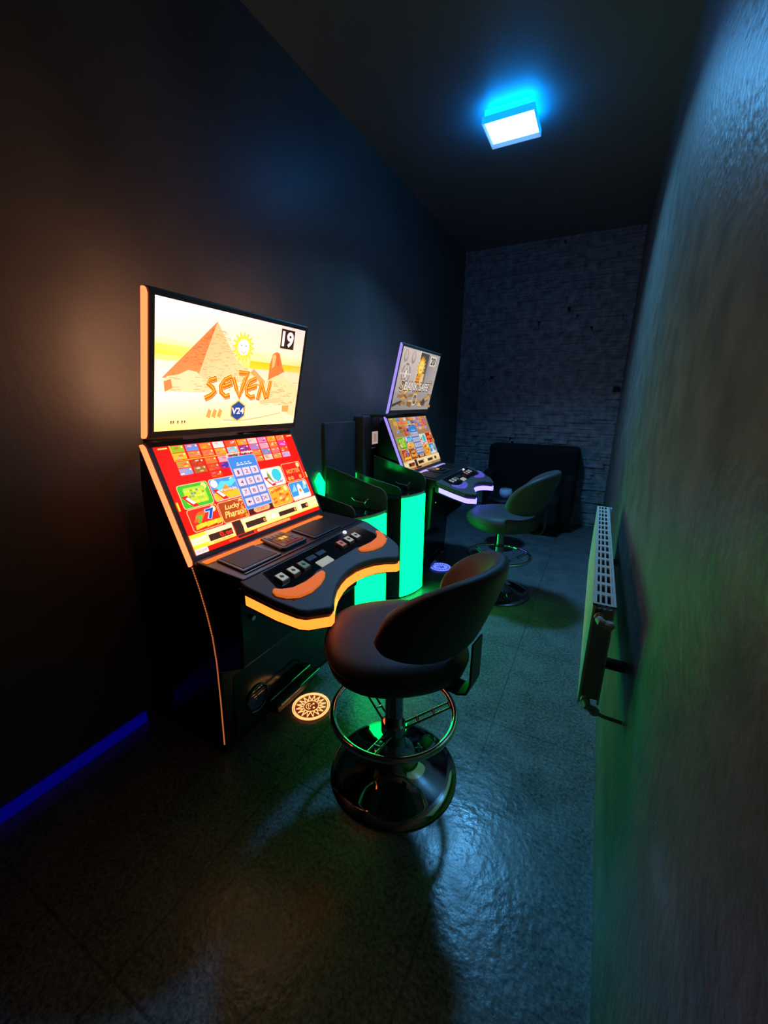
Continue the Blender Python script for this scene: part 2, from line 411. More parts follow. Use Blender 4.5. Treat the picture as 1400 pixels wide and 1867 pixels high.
def pyramid_picture(cv):
    rr = random.Random(5)
    W = c8(255, 252, 245)
    cv.grad(0, .72, 1, 1, (c8(255, 252, 215), c8(250, 225, 200), c8(240, 210, 205), c8(255, 255, 250)))
    cv.grad(0, .56, .5, .72, (c8(250, 240, 120), c8(255, 235, 130), c8(255, 250, 200), c8(255, 252, 190)))
    cv.grad(.5, .56, 1, .72, (c8(255, 235, 110), c8(255, 205, 60), c8(250, 225, 190), c8(255, 240, 180)))
    cv.grad(0, .60, .3, .68, (c8(250, 240, 60), c8(255, 240, 90), c8(255, 248, 140), c8(252, 248, 110)))
    cv.grad(.56, .50, 1, .63, (c8(255, 225, 60), c8(252, 215, 150), c8(255, 190, 40), c8(255, 205, 30)))
    cv.grad(0, .30, 1, .56, (c8(255, 245, 220), c8(250, 225, 190), c8(252, 215, 170), c8(245, 225, 225)))
    cv.grad(0, 0, 1, .32, (c8(255, 250, 140), c8(250, 235, 190), c8(255, 240, 205), c8(255, 252, 240)))
    # small pyramid behind
    cv.poly([(.50, .40), (.593, .56), (.70, .44), (.70, .40)], c8(225, 165, 95))
    # great pyramid: lit face and shaded face are different stone colours in the artwork
    cv.grad_face = None
    cv.poly([(.326, .911), (.22, .42), (.66, .42), (.59, .50), (.46, .63)], [c8(235, 190, 130), c8(240, 205, 150), c8(250, 225, 180), c8(250, 215, 160), c8(245, 210, 150)])
    cv.poly([(.326, .911), (.035, .426), (.22, .42)], [c8(205, 130, 75), c8(215, 140, 80), c8(225, 150, 85)])
    for i in range(260):
        v = rr.uniform(.43, .85); t = (.911 - v) / .49
        ul = .326 - .29 * t; ur = .326 - .106 * t
        u = rr.uniform(ul + .01, ur) if i % 2 else rr.uniform(ur, min(.326 + .30 * t, .62))
        l = rr.uniform(.008, .03)
        if i % 2: cv.rect(u, v, min(u + l, ur), v + .004, c8(170, 85, 42), False)
        else: cv.rect(u, v, u + l, v + .004, c8(218, 165, 105), False)
    cv.k += 1
    # low ruins to the left
    cv.poly([(.04, .40), (.06, .44), (.12, .46), (.17, .50), (.22, .49), (.26, .43), (.30, .44), (.31, .32), (.05, .32)], c8(248, 220, 170))
    cv.poly([(.045, .40), (.08, .42), (.09, .35), (.05, .32)], c8(205, 135, 75))
    for i in range(40):
        u, v = rr.uniform(.06, .60), rr.uniform(.33, .45)
        cv.rect(u, v, u + rr.uniform(.01, .04), v + .005, c8(215, 165, 105), False)
    # sphinx on its plinth, to the right
    cv.poly([(.66, .28), (.69, .44), (.76, .52), (.84, .52), (.90, .47), (1, .40), (1, .08), (.93, .10), (.85, .20), (.70, .25)], c8(247, 215, 160))
    cv.poly([(.715, .46), (.717, .62), (.735, .72), (.765, .745), (.79, .735), (.83, .60), (.85, .56), (.80, .52), (.75, .49)], c8(215, 125, 60))
    cv.poly([(.735, .70), (.75, .72), (.765, .70), (.755, .60), (.735, .58)], c8(240, 185, 120))
    cv.poly([(.765, .72), (.79, .72), (.80, .60), (.775, .62)], c8(190, 105, 50))
    for i in range(50):
        u, v = rr.uniform(.70, .96), rr.uniform(.20, .46)
        cv.rect(u, v, u + rr.uniform(.01, .05), v + .005, c8(220, 160, 95), False)
    cv.k += 1
    cv.poly([(.56, .18), (.86, .205), (.93, .13), (.60, .04), (.37, .045)], c8(253, 235, 190))
    cv.poly([(.66, .255), (.845, .29), (.845, .24), (.67, .215)], c8(240, 200, 145))
    cv.poly([(.865, .20), (.93, .205), (.93, .13), (.87, .135)], c8(230, 165, 85))
    for u in (.30, .335, .37): cv.poly([(u, .18), (u + .02, .16), (u + .01, .09), (u - .015, .11)], c8(225, 165, 85))
    cv.stroke([(.40, .07), (.55, .06), (.70, .085), (.86, .125)], .006, c8(225, 185, 125))
    # laughing sun
    cv.star(.505, .74, .052, .083, 16, c8(235, 205, 40))
    cv.star(.505, .74, .045, .070, 16, c8(255, 235, 70))
    cv.disc(.505, .74, .040, c8(255, 255, 250), 24, 1.05)
    for du in (-.016, .016): cv.disc(.505 + du, .755, .004, c8(130, 110, 80), 8)
    cv.stroke(arc(.505, .72, .018, .03, 200, 340, 8), .004, c8(180, 160, 130))
    # title lettering, brush-cut
    def word(off, col, dx=0, dy=0):
        S = [(0.337, 0.449), (0.3, 0.431), (0.287, 0.399), (0.319, 0.366), (0.332, 0.335), (0.31, 0.3), (0.271, 0.271)]
        E1 = [(0.438, 0.472), (0.395, 0.442), (0.37, 0.385), (0.374, 0.327), (0.403, 0.292), (0.431, 0.304)]
        E1b = [(0.382, 0.378), (0.444, 0.413)]
        V = [(0.45, 0.465), (0.474, 0.372), (0.499, 0.289), (0.52, 0.385), (0.532, 0.432)]
        V7 = [(0.486, 0.515), (0.555, 0.516), (0.535, 0.459), (0.524, 0.425)]
        E2 = [(0.618, 0.472), (0.57, 0.439), (0.548, 0.372), (0.557, 0.314), (0.587, 0.286), (0.619, 0.299)]
        E2b = [(0.559, 0.369), (0.626, 0.402)]
        N1 = [(0.643, 0.266), (0.666, 0.434)]
        N2 = [(0.658, 0.444), (0.712, 0.282)]
        N3 = [(0.72, 0.284), (0.735, 0.457)]
        for st_ in (S, E1, E1b, V, V7, E2, E2b, N1, N2, N3):
            cv.stroke([(a + dx, b + dy) for a, b in st_], off, col)
    word(.027, c8(150, 60, 20), .004, -.008)
    word(.029, c8(255, 225, 140))
    word(.023, c8(120, 45, 15))
    word(.017, c8(245, 120, 15))
    word(.006, c8(255, 190, 60), -.002, .006)
    # V24 badge
    hexa = lambda r: [(.5 + r * sin(radians(60 * i)), .155 + r * cv.asp * cos(radians(60 * i))) for i in range(6)]
    cv.poly(hexa(.062), c8(230, 190, 60)); cv.poly(hexa(.054), c8(35, 75, 150))
    cv.text('V24', .456, .125, .544, .186, c8(255, 255, 255), .02)
    # machine number sticker
    cv.rect(.785, .787, .905, .974, c8(45, 35, 30))
    cv.text('19', .797, .805, .897, .955, c8(255, 255, 255), .035)
    # little caravan
    for i, u in enumerate((.085, .098, .122, .145, .16)):
        cv.disc(u, .075, .005, c8(110, 85, 60), 8); cv.rect(u - .003, .055, u + .002, .075, c8(110, 85, 60))
    cv.rect(.07, .064, .17, .067, c8(160, 130, 90))

def vault_picture(cv):
    rr = random.Random(8)
    cv.grad(0, 0, 1, 1, (c8(150, 150, 155), c8(165, 165, 165), c8(175, 175, 180), c8(215, 205, 205)))
    cv.grad(.02, .30, .42, .98, (c8(185, 175, 180), c8(190, 180, 185), c8(220, 212, 212), c8(212, 205, 205)))
    cv.rect(.42, .45, .45, 1, c8(225, 220, 215))
    cv.grad(.45, .42, .68, .98, (c8(90, 85, 85), c8(130, 125, 120), c8(80, 82, 88), c8(70, 72, 80)))
    cv.grad(.68, .30, 1, .96, (c8(165, 165, 175), c8(185, 182, 185), c8(180, 178, 182), c8(150, 150, 158)))
    for u in (.10, .28):
        cv.disc(u, .87, .05, c8(165, 155, 155), 16, 1.2); cv.disc(u, .89, .035, c8(205, 198, 198), 16, 1.2)
    # vault wheel
    cv.disc(.17, .60, .10, c8(140, 135, 140), 24); cv.disc(.17, .60, .082, c8(200, 193, 195), 24); cv.disc(.17, .60, .05, c8(140, 135, 140), 20)
    for a in range(0, 360, 60):
        cv.stroke([(.17, .60), (.17 + .13 * cos(radians(a)), .60 + .13 * cv.asp * sin(radians(a)))], .018, c8(215, 210, 210))
    cv.disc(.17, .60, .03, c8(235, 230, 230), 16, 1.2)
    # gold stack, laughing sun
    cv.rect(.44, .43, .64, .60, c8(205, 140, 40)); cv.rect(.55, .44, .64, .64, c8(240, 205, 150))
    for v in (.46, .51, .56): cv.rect(.43, v, .56, v + .012, c8(250, 190, 80))
    cv.sun_face(.52, .745, .115, c8(235, 180, 45), c8(255, 235, 130), c8(190, 140, 40))
    # gold bars on the floor
    for i in range(26):
        u, v = rr.uniform(.05, .92), rr.uniform(.03, .30)
        l, a = rr.uniform(.08, .16), rr.uniform(-.06, .06)
        cv.poly([(u, v), (u + l, v + a), (u + l, v + a + .05), (u, v + .05)], rr.choice((c8(190, 150, 95), c8(165, 125, 75), c8(215, 175, 115), c8(140, 105, 65), c8(230, 195, 120))))
    cv.poly([(0, .10), (.2, .17), (.2, .13), (0, .05)], c8(70, 68, 75))
    cv.poly([(.72, .10), (.78, .22), (.86, .14), (.80, .06)], c8(85, 80, 78))
    cv.disc(.53, .185, .07, c8(225, 215, 200), 6); cv.disc(.53, .185, .055, c8(110, 100, 95), 6); cv.text('V24', .485, .155, .575, .215, c8(235, 225, 210))
    # title
    cv.text('S', .08, .30, .20, .52, c8(70, 60, 55), .05); cv.text('S', .085, .31, .195, .51, c8(225, 200, 160))
    cv.text('S', .84, .36, .94, .54, c8(70, 60, 55), .05); cv.text('S', .845, .37, .935, .53, c8(225, 200, 160))
    cv.text('BANK SAFE', .19, .325, .86, .495, c8(50, 42, 42), .05)
    cv.text('BANK SAFE', .20, .340, .85, .480, c8(250, 245, 242), .012)
    cv.rect(.72, .79, .90, .965, c8(225, 220, 212)); cv.text('20', .75, .815, .88, .94, c8(60, 55, 55), .03)

HOT = [(225, 120, 40), (240, 170, 50), (200, 80, 30), (245, 200, 90), (150, 70, 160), (90, 110, 200), (230, 225, 220), (215, 60, 40),
       (110, 130, 50), (200, 100, 60), (170, 150, 190), (60, 160, 190)]
def tile(cv, rr, u0, v0, u1, v1, base):
    cv.rect(u0, v0, u1, v1, base)
    du, dv = u1 - u0, v1 - v0
    for i in range(3):
        a, b = rr.uniform(0, .6), rr.uniform(.05, .7)
        cv.poly([(u0 + a * du, v0 + b * dv), (u0 + (a + .35) * du, v0 + (b + rr.uniform(-.04, .1)) * dv), (u0 + (a + .3) * du, v0 + (b + .25) * dv), (u0 + (a + .05) * du, v0 + (b + .2) * dv)],
                c8(*rr.choice(HOT)), False)
    cv.k += 1
    cv.disc(u1 - du * .13, v1 - dv * .25, du * .07, c8(255, 235, 190), 8)

def menu_picture(cv, bg, bar, dim=0):
    rr = random.Random(11)
    cv.rect(0, 0, 1, 1, bg)
    gold = c8(255, 190, 60)
    # small game tiles along the top
    cols = [.088, .172, .256, .340, .424, .512, .594, .676, .758, .842]
    first = [(120, 190, 40), (90, 140, 220), (235, 130, 50), (200, 225, 240), (215, 80, 40), (240, 150, 50), (215, 200, 190), (175, 130, 205), (235, 160, 60), (235, 130, 80)]
    second = [(245, 180, 50), (230, 130, 50), (235, 120, 50), (240, 160, 50), (120, 200, 220), (110, 50, 140), (150, 120, 200), (190, 160, 190), (220, 120, 50), (190, 50, 190)]
    third = [(170, 150, 60), (150, 60, 30), (225, 110, 50), (215, 160, 170), (90, 60, 60), (90, 60, 60), (240, 130, 40), (90, 140, 200), (225, 110, 110), (215, 80, 40)]
    fourth = [(120, 160, 220), (130, 110, 50), (210, 70, 30), (60, 50, 170), (60, 50, 170), (60, 50, 170), (235, 130, 50), (225, 200, 190), (230, 140, 60), (170, 160, 215)]
    for i, u in enumerate(cols):
        for j, row in enumerate((first, second, third, fourth)):
            v1 = .995 - j * .068
            if j >= 2 and i < 5: v1 -= .012
            tile(cv, rr, u, v1 - .061, u + .072, v1, c8(*row[i]))
    cv.rect(.084, .852, .50, .859, gold); cv.rect(.082, .852, .087, 1, gold); cv.rect(.497, .852, .501, 1, gold)
    tile(cv, rr, .254, .645, .328, .705, c8(215, 60, 30))
    cv.text('energie spielen', .40, .838, .60, .868, c8(255, 250, 240), .02)
    # big game tiles
    def card(u0, v0, u1, v1, base):
        cv.rrect(u0 - .003, v0 - .006, u1 + .003, v1 + .006, c8(250, 210, 150), .014); cv.rrect(u0, v0, u1, v1, base, .012)
        cv.star(u1 - .024, v1 - .035, .013, .019, 10, c8(255, 240, 160))
    def new_flag(u0, v0):
        cv.poly([(u0, v0 + .11), (u0 + .035, v0 + .11), (u0 + .085, v0), (u0 + .05, v0)], c8(215, 35, 20))
        cv.poly([(u0 + .022, v0 + .085), (u0 + .038, v0 + .095), (u0 + .07, v0 + .03), (u0 + .052, v0 + .022)], c8(255, 250, 245))
    card(.037, .415, .210, .628, c8(60, 190, 50))
    cv.rrect(.062, .445, .188, .60, c8(150, 220, 60), .01)
    for r_ in range(5):
        for q in range(7):
            cv.rect(.068 + q * .016, .455 + r_ * .026, .080 + q * .016, .473 + r_ * .026, c8(*rr.choice([(250, 225, 60), (250, 240, 120), (90, 80, 160), (235, 200, 40), (110, 130, 40)])), False)
    cv.k += 1; new_flag(.038, .42)
    card(.223, .415, .398, .628, c8(70, 150, 230))
    cv.disc(.25, .585, .022, c8(225, 225, 250)); cv.stroke([(.255, .50), (.30, .575), (.35, .56), (.39, .60)], .03, c8(80, 215, 240))
    cv.poly([(.225, .42), (.396, .42), (.396, .49), (.33, .50), (.225, .49)], c8(245, 190, 40)); cv.poly([(.27, .485), (.315, .565), (.36, .485)], c8(235, 150, 45))
    cv.text('Pyramide', .245, .488, .385, .525, c8(240, 225, 250), .01); new_flag(.225, .42)
    card(.040, .198, .212, .398, c8(205, 45, 30))
    cv.poly([(.055, .28), (.09, .36), (.15, .37), (.10, .27)], c8(240, 110, 40))
    cv.text('7', .075, .26, .115, .33, c8(60, 200, 60), .05); cv.text('7', .135, .27, .195, .375, c8(140, 215, 250), .09); cv.text('7', .14, .275, .19, .37, c8(30, 70, 200), .03)
    for k in range(7):
        u = .055 + .021 * k; cv.poly([(u, .21 + .006 * (k % 3)), (u + .05, .225), (u + .045, .262), (u + .002, .25)], c8(250, 200 + (k % 3) * 15, 45))
    card(.223, .192, .398, .392, c8(150, 70, 25))
    for k in range(14):
        cv.disc(rr.uniform(.235, .385), rr.uniform(.205, .37), rr.uniform(.006, .014), c8(*rr.choice([(225, 90, 30), (190, 60, 20), (240, 150, 50)])), 8)
    cv.text('Lucky', .255, .30, .355, .362, c8(255, 225, 130), .02, .01); cv.text('Pharaoh', .240, .235, .385, .298, c8(255, 215, 110), .02, .01)
    card(.602, .425, .776, .632, c8(225, 240, 245))
    cv.disc(.72, .545, .040, c8(50, 200, 225)); cv.poly([(.63, .46), (.645, .60), (.66, .56), (.675, .46)], c8(80, 160, 60)); cv.disc(.652, .59, .008, c8(240, 200, 120), 8)
    cv.text('Zauber', .655, .445, .76, .488, c8(150, 60, 130), .02); new_flag(.604, .428)
    card(.790, .430, .966, .645, c8(200, 35, 30))
    cv.text('HOTTER', .815, .52, .945, .572, c8(250, 170, 70), .03)
    for u in (.82, .85, .93): cv.disc(u, .465, .014, c8(235, 160, 70), 10)
    card(.600, .198, .774, .405, c8(240, 170, 45))
    for k in range(18):
        u, v = rr.uniform(.61, .74), rr.uniform(.21, .36); cv.poly([(u, v), (u + .03, v + .015), (u + .028, v + .04), (u - .004, v + .028)], c8(*rr.choice([(250, 210, 90), (225, 130, 40), (255, 230, 140), (205, 90, 35)])), False)
    cv.k += 1
    card(.788, .198, .966, .408, c8(50, 150, 225))
    cv.poly([(.79, .20), (.964, .20), (.964, .25), (.79, .24)], c8(200, 230, 250)); cv.poly([(.85, .22), (.862, .36), (.878, .385), (.894, .36), (.91, .22)], c8(235, 240, 245)); cv.disc(.88, .30, .013, c8(215, 140, 70), 8)
    cv.poly([(.80, .30), (.84, .39), (.85, .30)], c8(120, 205, 245)); cv.poly([(.91, .30), (.93, .39), (.955, .31)], c8(120, 205, 245))
    cv.rect(.402, .192, .596, .262, c8(60, 30, 25)); cv.rrect(.44, .20, .57, .262, c8(235, 170, 120), .02); cv.text('START', .465, .215, .545, .245, c8(120, 60, 30))
    # credit bar
    y0 = c8(255, 225, 60); y1 = c8(255, 250, 200)
    if bar == 'pale': y0 = c8(235, 205, 130); y1 = c8(250, 235, 190)
    for a, b in ((0, .262), (.325, 1.0)):
        cv.grad(a, .045, b, .182, (y0, y0, y1, y1)); cv.grad(a, .045, b, .105, (y0, y0, y1, y1))
    cv.grad(0, .045, .09, .182, (y0, y0, y0, y0)); cv.grad(0, .085, .09, .15, (y1, y1, y1, y1))
    dk = c8(55, 38, 32)
    cv.poly([(.264, .182), (.322, .182), (.328, .11), (.322, .045), (.264, .045), (.270, .11)], dk)
    cv.rect(.102, .076, .251, .138, dk); cv.rect(.349, .078, .503, .138, dk); cv.rect(.616, .080, .778, .130, dk); cv.rect(.831, .080, .898, .137, dk)
    cv.text('0.', .168, .084, .200, .132, c8(255, 40, 25), .03); cv.text('00', .207, .084, .247, .118, c8(255, 40, 25), .03)
    for u in (.482, .757, .878): cv.text('0', u, .088, u + .016, .124, c8(250, 200, 60), .02)
    cv.rect(.80, .06, .825, .16, y1); cv.star(.57, .115, .016, .024, 12, c8(255, 250, 225)); cv.rect(.525, .08, .54, .15, y1); cv.rect(.595, .08, .607, .15, y1)
    cv.text('GELD GEWINN', .12, .052, .24, .068, dk)
    # bottom line
    cv.rect(.20, .004, .40, .034, c8(160, 30, 20)); cv.rect(.205, .008, .395, .030, c8(235, 70, 50)); cv.rect(.27, .012, .385, .040, dk)
    cv.rrect(.41, .008, .69, .036, c8(240, 180, 110), .006); cv.text('MAXIMALEINSATZ', .43, .013, .67, .030, c8(150, 70, 30))
    cv.rect(0, 0, .074, .050, c8(235, 225, 230)); cv.text('1202 6508', .008, .015, .066, .035, c8(90, 80, 110))
    for (u, v) in ((.02, .972), (.94, .972)): cv.rect(u, v, u + .048, v + .012, c8(255, 220, 130))
    cv.rect(.002, .41, .012, .49, c8(255, 215, 60)); cv.rect(.988, .43, .998, .50, c8(255, 215, 60))
    # number pad window in front of the menu
    cv.rrect(.392, .252, .602, .822, c8(150, 170, 235), .012); cv.rrect(.397, .260, .597, .815, c8(55, 135, 225), .010)
    for k in range(4):
        cv.rect(.446 + k * .028, .742, .460 + k * .028, .750, c8(210, 235, 255)); cv.rect(.442 + k * .030, .722, .466 + k * .030, .730, c8(255, 255, 255))
    keys = ['1', '2', '3', '4', '5', '6', '7', '8', '9', '<', '0', 'OK']
    for i, kx in enumerate(keys):
        u = .408 + (i % 3) * .063; v = .612 - (i // 3) * .107
        cv.rect(u - .002, v - .008, u + .056, v + .082, c8(120, 130, 205)); cv.rect(u, v, u + .053, v + .079, c8(212, 205, 225))
        ink = c8(95, 85, 125)
        if kx == '<':
            cv.poly([(u + .012, v + .038), (u + .028, v + .056), (u + .028, v + .020)], c8(30, 30, 60)); cv.rect(u + .027, v + .033, u + .041, v + .043, c8(30, 30, 60))
        else:
            wd = .011 if len(kx) == 1 else .030
            if kx == '1': wd = .007
            cv.text(kx, u + .0265 - wd, v + .018, u + .0265 + wd * (1 if len(kx) == 1 else .6), v + .060, ink, .012)

# ---------------------------------------------------------------- slot machines (local X out from the wall, Y along it)
def lerp(a, b, t): return tuple(a[i] + (b[i] - a[i]) * t for i in range(len(a)))

def slot_machine(y, z_scale, led_strip, led_deck, sm, picture, menu_args, label, dotcol, glow):
    root = tag(empty('slot_machine', (XL, y, 0)), label, 'slot machine', 'slot machines along the left wall')
    W = .74
    # ---- lower body, its side cheeks follow the silhouette seen from the side
    prof = [(.14, 1.0), (.16, 1.13), (.195, 1.13), (.355, .755), (.575, .715), (.56, .42), (.44, .36), (.425, 0.0), (.14, 0.0)]
    MB().prism(prof, 'y', .0, W).build('cabinet', MAT['side'], root, bevel=.006)
    MB().box(.012, .25, .0, .14, W - .25, 1.10).build('back_box', MAT['side'], root, bevel=.004)
    for ya in ((.01 if y > 2 else .12), W - .15): MB().box(.001, ya, 1.148, .19, ya + .03, 1.166).build('wall_arm', MAT['bezel'], root, bevel=.003)
    # ---- upper screen
    t0, b0 = Vector((.322, 0, 1.612)), Vector((.217, 0, 1.168))
    d = (t0 - b0).normalized(); n = Vector((d.z, 0, -d.x))
    def panel(b, t, th):
        return [(b.x, b.z), (t.x, t.z), ((t - n * th).x, (t - n * th).z), ((b - n * th).x, (b - n * th).z)]
    u = MB().prism(panel(b0, t0, .022), 'y', 0, W).build('upper_display', MAT['bezel'], root, bevel=.008, seg=3)
    sb = b0 + d * .028; stp = t0 - d * .020
    O = Vector((sb.x, .022, sb.z)) + n * .0006
    cv = Canvas(O, (0, .696, 0), stp - sb, .696 / (stp - sb).length)
    picture(cv); cv.mb.build('upper_screen_image', sm, u)
    # ---- lower screen
    t1, b1 = Vector((.197, 0, 1.160)), Vector((.372, 0, .758))
    d1 = (t1 - b1).normalized(); n1 = Vector((d1.z, 0, -d1.x))
    pr = [(b1.x, b1.z), (t1.x, t1.z), ((t1 - n1 * .03).x, (t1 - n1 * .03).z), ((b1 - n1 * .03).x, (b1 - n1 * .03).z)]
    l = MB().prism(pr, 'y', 0, W).build('lower_display', MAT['bezel'], root, bevel=.006, seg=3)
    sb1 = b1 + d1 * .030; st1 = t1 - d1 * .020
    O1 = Vector((sb1.x, .020, sb1.z)) + n1 * .0006
    cv = Canvas(O1, (0, .700, 0), st1 - sb1, .70 / (st1 - sb1).length)
    menu_picture(cv, *menu_args); cv.mb.build('lower_screen_image', sm, l)
    # ---- light strips down both edges of both displays
    for ys in ((-.015, -.001),):
        a, b = b0 + d * .004, t0 - d * .004
        MB().prism([((a - n * .013).x, (a - n * .013).z), ((a + n * .002).x - .004, (a + n * .002).z + .002), (a + n * .004 + d * .015).xz, (b + n * .004 - d * .015).xz, (b + n * .002 - n * .006).xz, (b - n * .013).xz],
                   'y', *ys).build('light_strip', led_strip, root, bevel=.004)
        a, b = b1 + d1 * .002, t1 - d1 * .004
        MB().prism([(a - n1 * .012).xz, (a - n1 * .004).xz, (a + n1 * .004 + d1 * .015).xz, (b + n1 * .004 - d1 * .015).xz, (b - n1 * .004).xz, (b - n1 * .012).xz],
                   'y', *ys).build('light_strip', led_strip, root, bevel=.004)
    # added unseen strips behind the upper display make the glow on the wall
    cb0, ct0 = b0 + d * .05 - n * .0222, t0 - d * .08 - n * .0222
    MB().prism([cb0.xz, ct0.xz, (ct0 - n * .035).xz, (cb0 - n * .035).xz], 'y', .20, W - .20).build('rear_housing', MAT['side'], u, bevel=.003)
    bk = b0 + d * .06 - n * .0225; tk = t0 - d * .03 - n * .0225
    for ya in (.09, W - .08): MB().prism([bk.xz, tk.xz, (tk - n * .004).xz, (bk - n * .004).xz], 'y', ya, ya + .04).build('added_wall_glow_strip', glow, u)
    # beaded thin line of light down the cheek
    path = [(.362, .748), (.385, .68), (.408, .59), (.424, .50), (.430, .40), (.428, .25), (.420, .035)]
    bd = MB(); tot = []
    for i in range(len(path) - 1):
        a, b = Vector(path[i]), Vector(path[i + 1]); k = max(1, int((b - a).length / .0085))
        for q in range(k): tot.append((a + (b - a) * q / k, (b - a).normalized()))
    for p, t in tot:
        q = Vector((-t.y, t.x)); e = .0034
        pts = [p - t * e - q * .0022, p + t * e - q * .0022, p + t * e + q * .0022, p - t * e + q * .0022]
        bd.prism([(a.x, a.y) for a in pts], 'y', -.002, .001)
    bd.build('beaded_light_line', dotcol, root)
    # ---- sloped rear tray
    zr = lambda x, y_=0: .775 + (x - .36) * (-.068)
    tr = MB().slab([(.375, .0), (.60, .0), (.60, W), (.375, W)], zr, .05).build('rear_tray', MAT['tray'], root, bevel=.004)
    lip = MB(); lip.slab([(.400, .01), (.424, .01), (.424, .20), (.432, .24), (.432, .38), (.424, .42), (.424, .66), (.400, .66)], lambda x, y_: zr(x) + .004, .004)
    lip.build('light_bar', led_strip if led_deck is VIO_D else ORANGE_BAR, tr, bevel=.001)
    for (ya, yb) in ((.045, .215), (.425, .595)):
        f = MB().slab([(.428, ya), (.565, ya - .012), (.565, yb + .002), (.428, yb)], lambda x, y_: zr(x) + .007, .006).build('card_tray', MAT['trimgrey'], tr, bevel=.003)
        MB().slab([(.434, ya + .008), (.553, ya), (.553, yb - .01), (.434, yb - .008)], lambda x, y_: zr(x) + .0085, .003).build('rubber_pad', MAT['pad'], f, bevel=.002)
    ce = MB().slab([(.415, .262), (.54, .24), (.552, .25), (.552, .375), (.54, .385), (.415, .372)], lambda x, y_: zr(x) + .012, .012).build('coin_and_ticket_unit', MAT['trimgrey'], tr, bevel=.004)
    MB().slab([(.425, .275), (.54, .255), (.54, .37), (.425, .36)], lambda x, y_: zr(x) + .0135, .002).build('unit_face', MAT['gloss'], ce)
    icons = MB()
    for i in range(3):
        for j in range(4):
            icons.slab([(.435 + i * .034, .282 + j * .021), (.455 + i * .034, .281 + j * .021), (.455 + i * .034, .296 + j * .021), (.435 + i * .034, .297 + j * .021)], lambda x, y_: zr(x) + .0145, .001, 1 if (i == 1 and j in (1, 2)) else 0)
    icons.build('unit_symbols', [MAT['trimgrey'], mat('amber_symbol', (.3, .2, .05), emit=(1, .45, .08), strength=1.0)], ce)
    MB().slab([(.572, .03), (.578, .03), (.578, .70), (.572, .70)], lambda x, y_: zr(x) + .003, .003).build('chrome_seam', MAT['trimgrey'], tr)
    # ---- front board with cut-out front edge
    zf = lambda x, y_=0: .762 + (x - .58) * (-.35)
    half = [(.592, -.012), (.62, -.015), (.72, .006), (.786, .030), (.806, .048), (.843, .118), (.840, .140), (.812, .185), (.790, .235), (.775, .29), (.768, .335)]
    out = half + [(x, W - yy) for x, yy in half[::-1]]
    bo = MB().slab(out, zf, .028).build('front_board', MAT['deck'], root, bevel=.007, seg=3)
    MB().slab([(x - .006, yy) for x, yy in out], lambda x, y_: zf(x) - .026, .05).build('board_underside', MAT['black'], bo, bevel=.004)
    fr = out
    MB().ribbon(fr, lambda x, y_: zf(x) - .066, lambda x, y_: zf(x) - .034, -.008).build('edge_light', led_deck, bo)
    # button panel, recessed glossy
    MB().slab([(.605, .075), (.690, .055), (.712, .075), (.712, .20), (.702, .235), (.702, W - .235), (.712, W - .20), (.712, W - .075), (.690, W - .055), (.605, W - .075)],
              lambda x, y_: zf(x) + .0025, .004).build('button_panel', MAT['gloss'], bo, bevel=.0015)
    sp = [(.667, .098, 'key'), (.666, .156, 'key'), (.665, .212, 'keygreen'), (.662, .455, 'keyred'), (.661, .512, 'key'), (.660, .568, 'key')]
    for i, (bx, by, k) in enumerate(sp):
        h = .019
        bt = MB().slab([(bx - h, by - h), (bx + h, by - h), (bx + h, by + h), (bx - h, by + h)], lambda x, y_: zf(x) + .014, .013).build('button', MAT['trimgrey'], bo, bevel=.003)
        h = .0155
        MB().slab([(bx - h, by - h), (bx + h, by - h), (bx + h, by + h), (bx - h, by + h)], lambda x, y_: zf(x) + .0155, .003).build('key_cap', MAT[k], bt, bevel=.002)
        MB().slab([(bx - .008, by - .004), (bx + .002, by - .009), (bx + .008, by + .001), (bx + .001, by + .008)], lambda x, y_: zf(x) + .0162, .0006).build('key_symbol', MAT['keydark'], bt)
    MB().slab([(.672, .268), (.703, .268), (.703, .345), (.672, .345)], lambda x, y_: zf(x) + .006, .005).build('information_display', MAT['key'], bo, bevel=.002)
    for ya in (.255, .315): MB().slab([(.636, ya), (.655, ya), (.655, ya + .048), (.636, ya + .048)], lambda x, y_: zf(x) + .005, .004).build('coin_slot_plate', MAT['trimgrey'], bo, bevel=.001)
    MB().lathe([(.009, 0), (.009, .006), (.006, .010), (.0005, .011)], (.612, .556), 16, 0, zf(.612) + .001).build('indicator_lamp', mat('white_indicator', (.8, .8, .8), emit=(.8, .8, .8), strength=1), bo, smooth=40)
    # hand rests, ribbed, lit from inside
    hl = [(.690, .026), (.708, .022), (.735, .040), (.757, .075), (.765, .125), (.758, .185), (.745, .225), (.730, .248), (.716, .246), (.716, .215), (.722, .150), (.716, .090), (.700, .055), (.684, .040)]
    for mir in (0, 1):
        pts = [(x, (W - yy) if mir else yy) for x, yy in hl]
        hr = MB().slab(pts, lambda x, y_: zf(x) + .010, .010).build('hand_rest', REST[led_deck.name], bo, bevel=.004, seg=3)
        rb = MB()
        for k in range(16):
            yy = .062 + k * .011; x0 = .728 if yy < .16 else .726; x1 = .754 if yy < .19 else .742
            yy = (W - yy) if mir else yy
            rb.slab([(x0, yy - .0025), (x1, yy - .0025), (x1, yy + .0025), (x0, yy + .0025)], lambda x, y_: zf(x) + .0118, .003)
        rb.build('grip_rib', REST[led_deck.name], hr)
    # ---- lower front: door lock, speaker grille, foot rail
    MB().tube([(.565, .045, .60), (.582, .045, .598)], .009, 14).build('door_lock', MAT['chrome'], root, smooth=40)
    dr = MB(); dr.box(.431, .05, .03, .438, W - .05, .34); dr.build('lower_door', MAT['gloss'], root, bevel=.003)
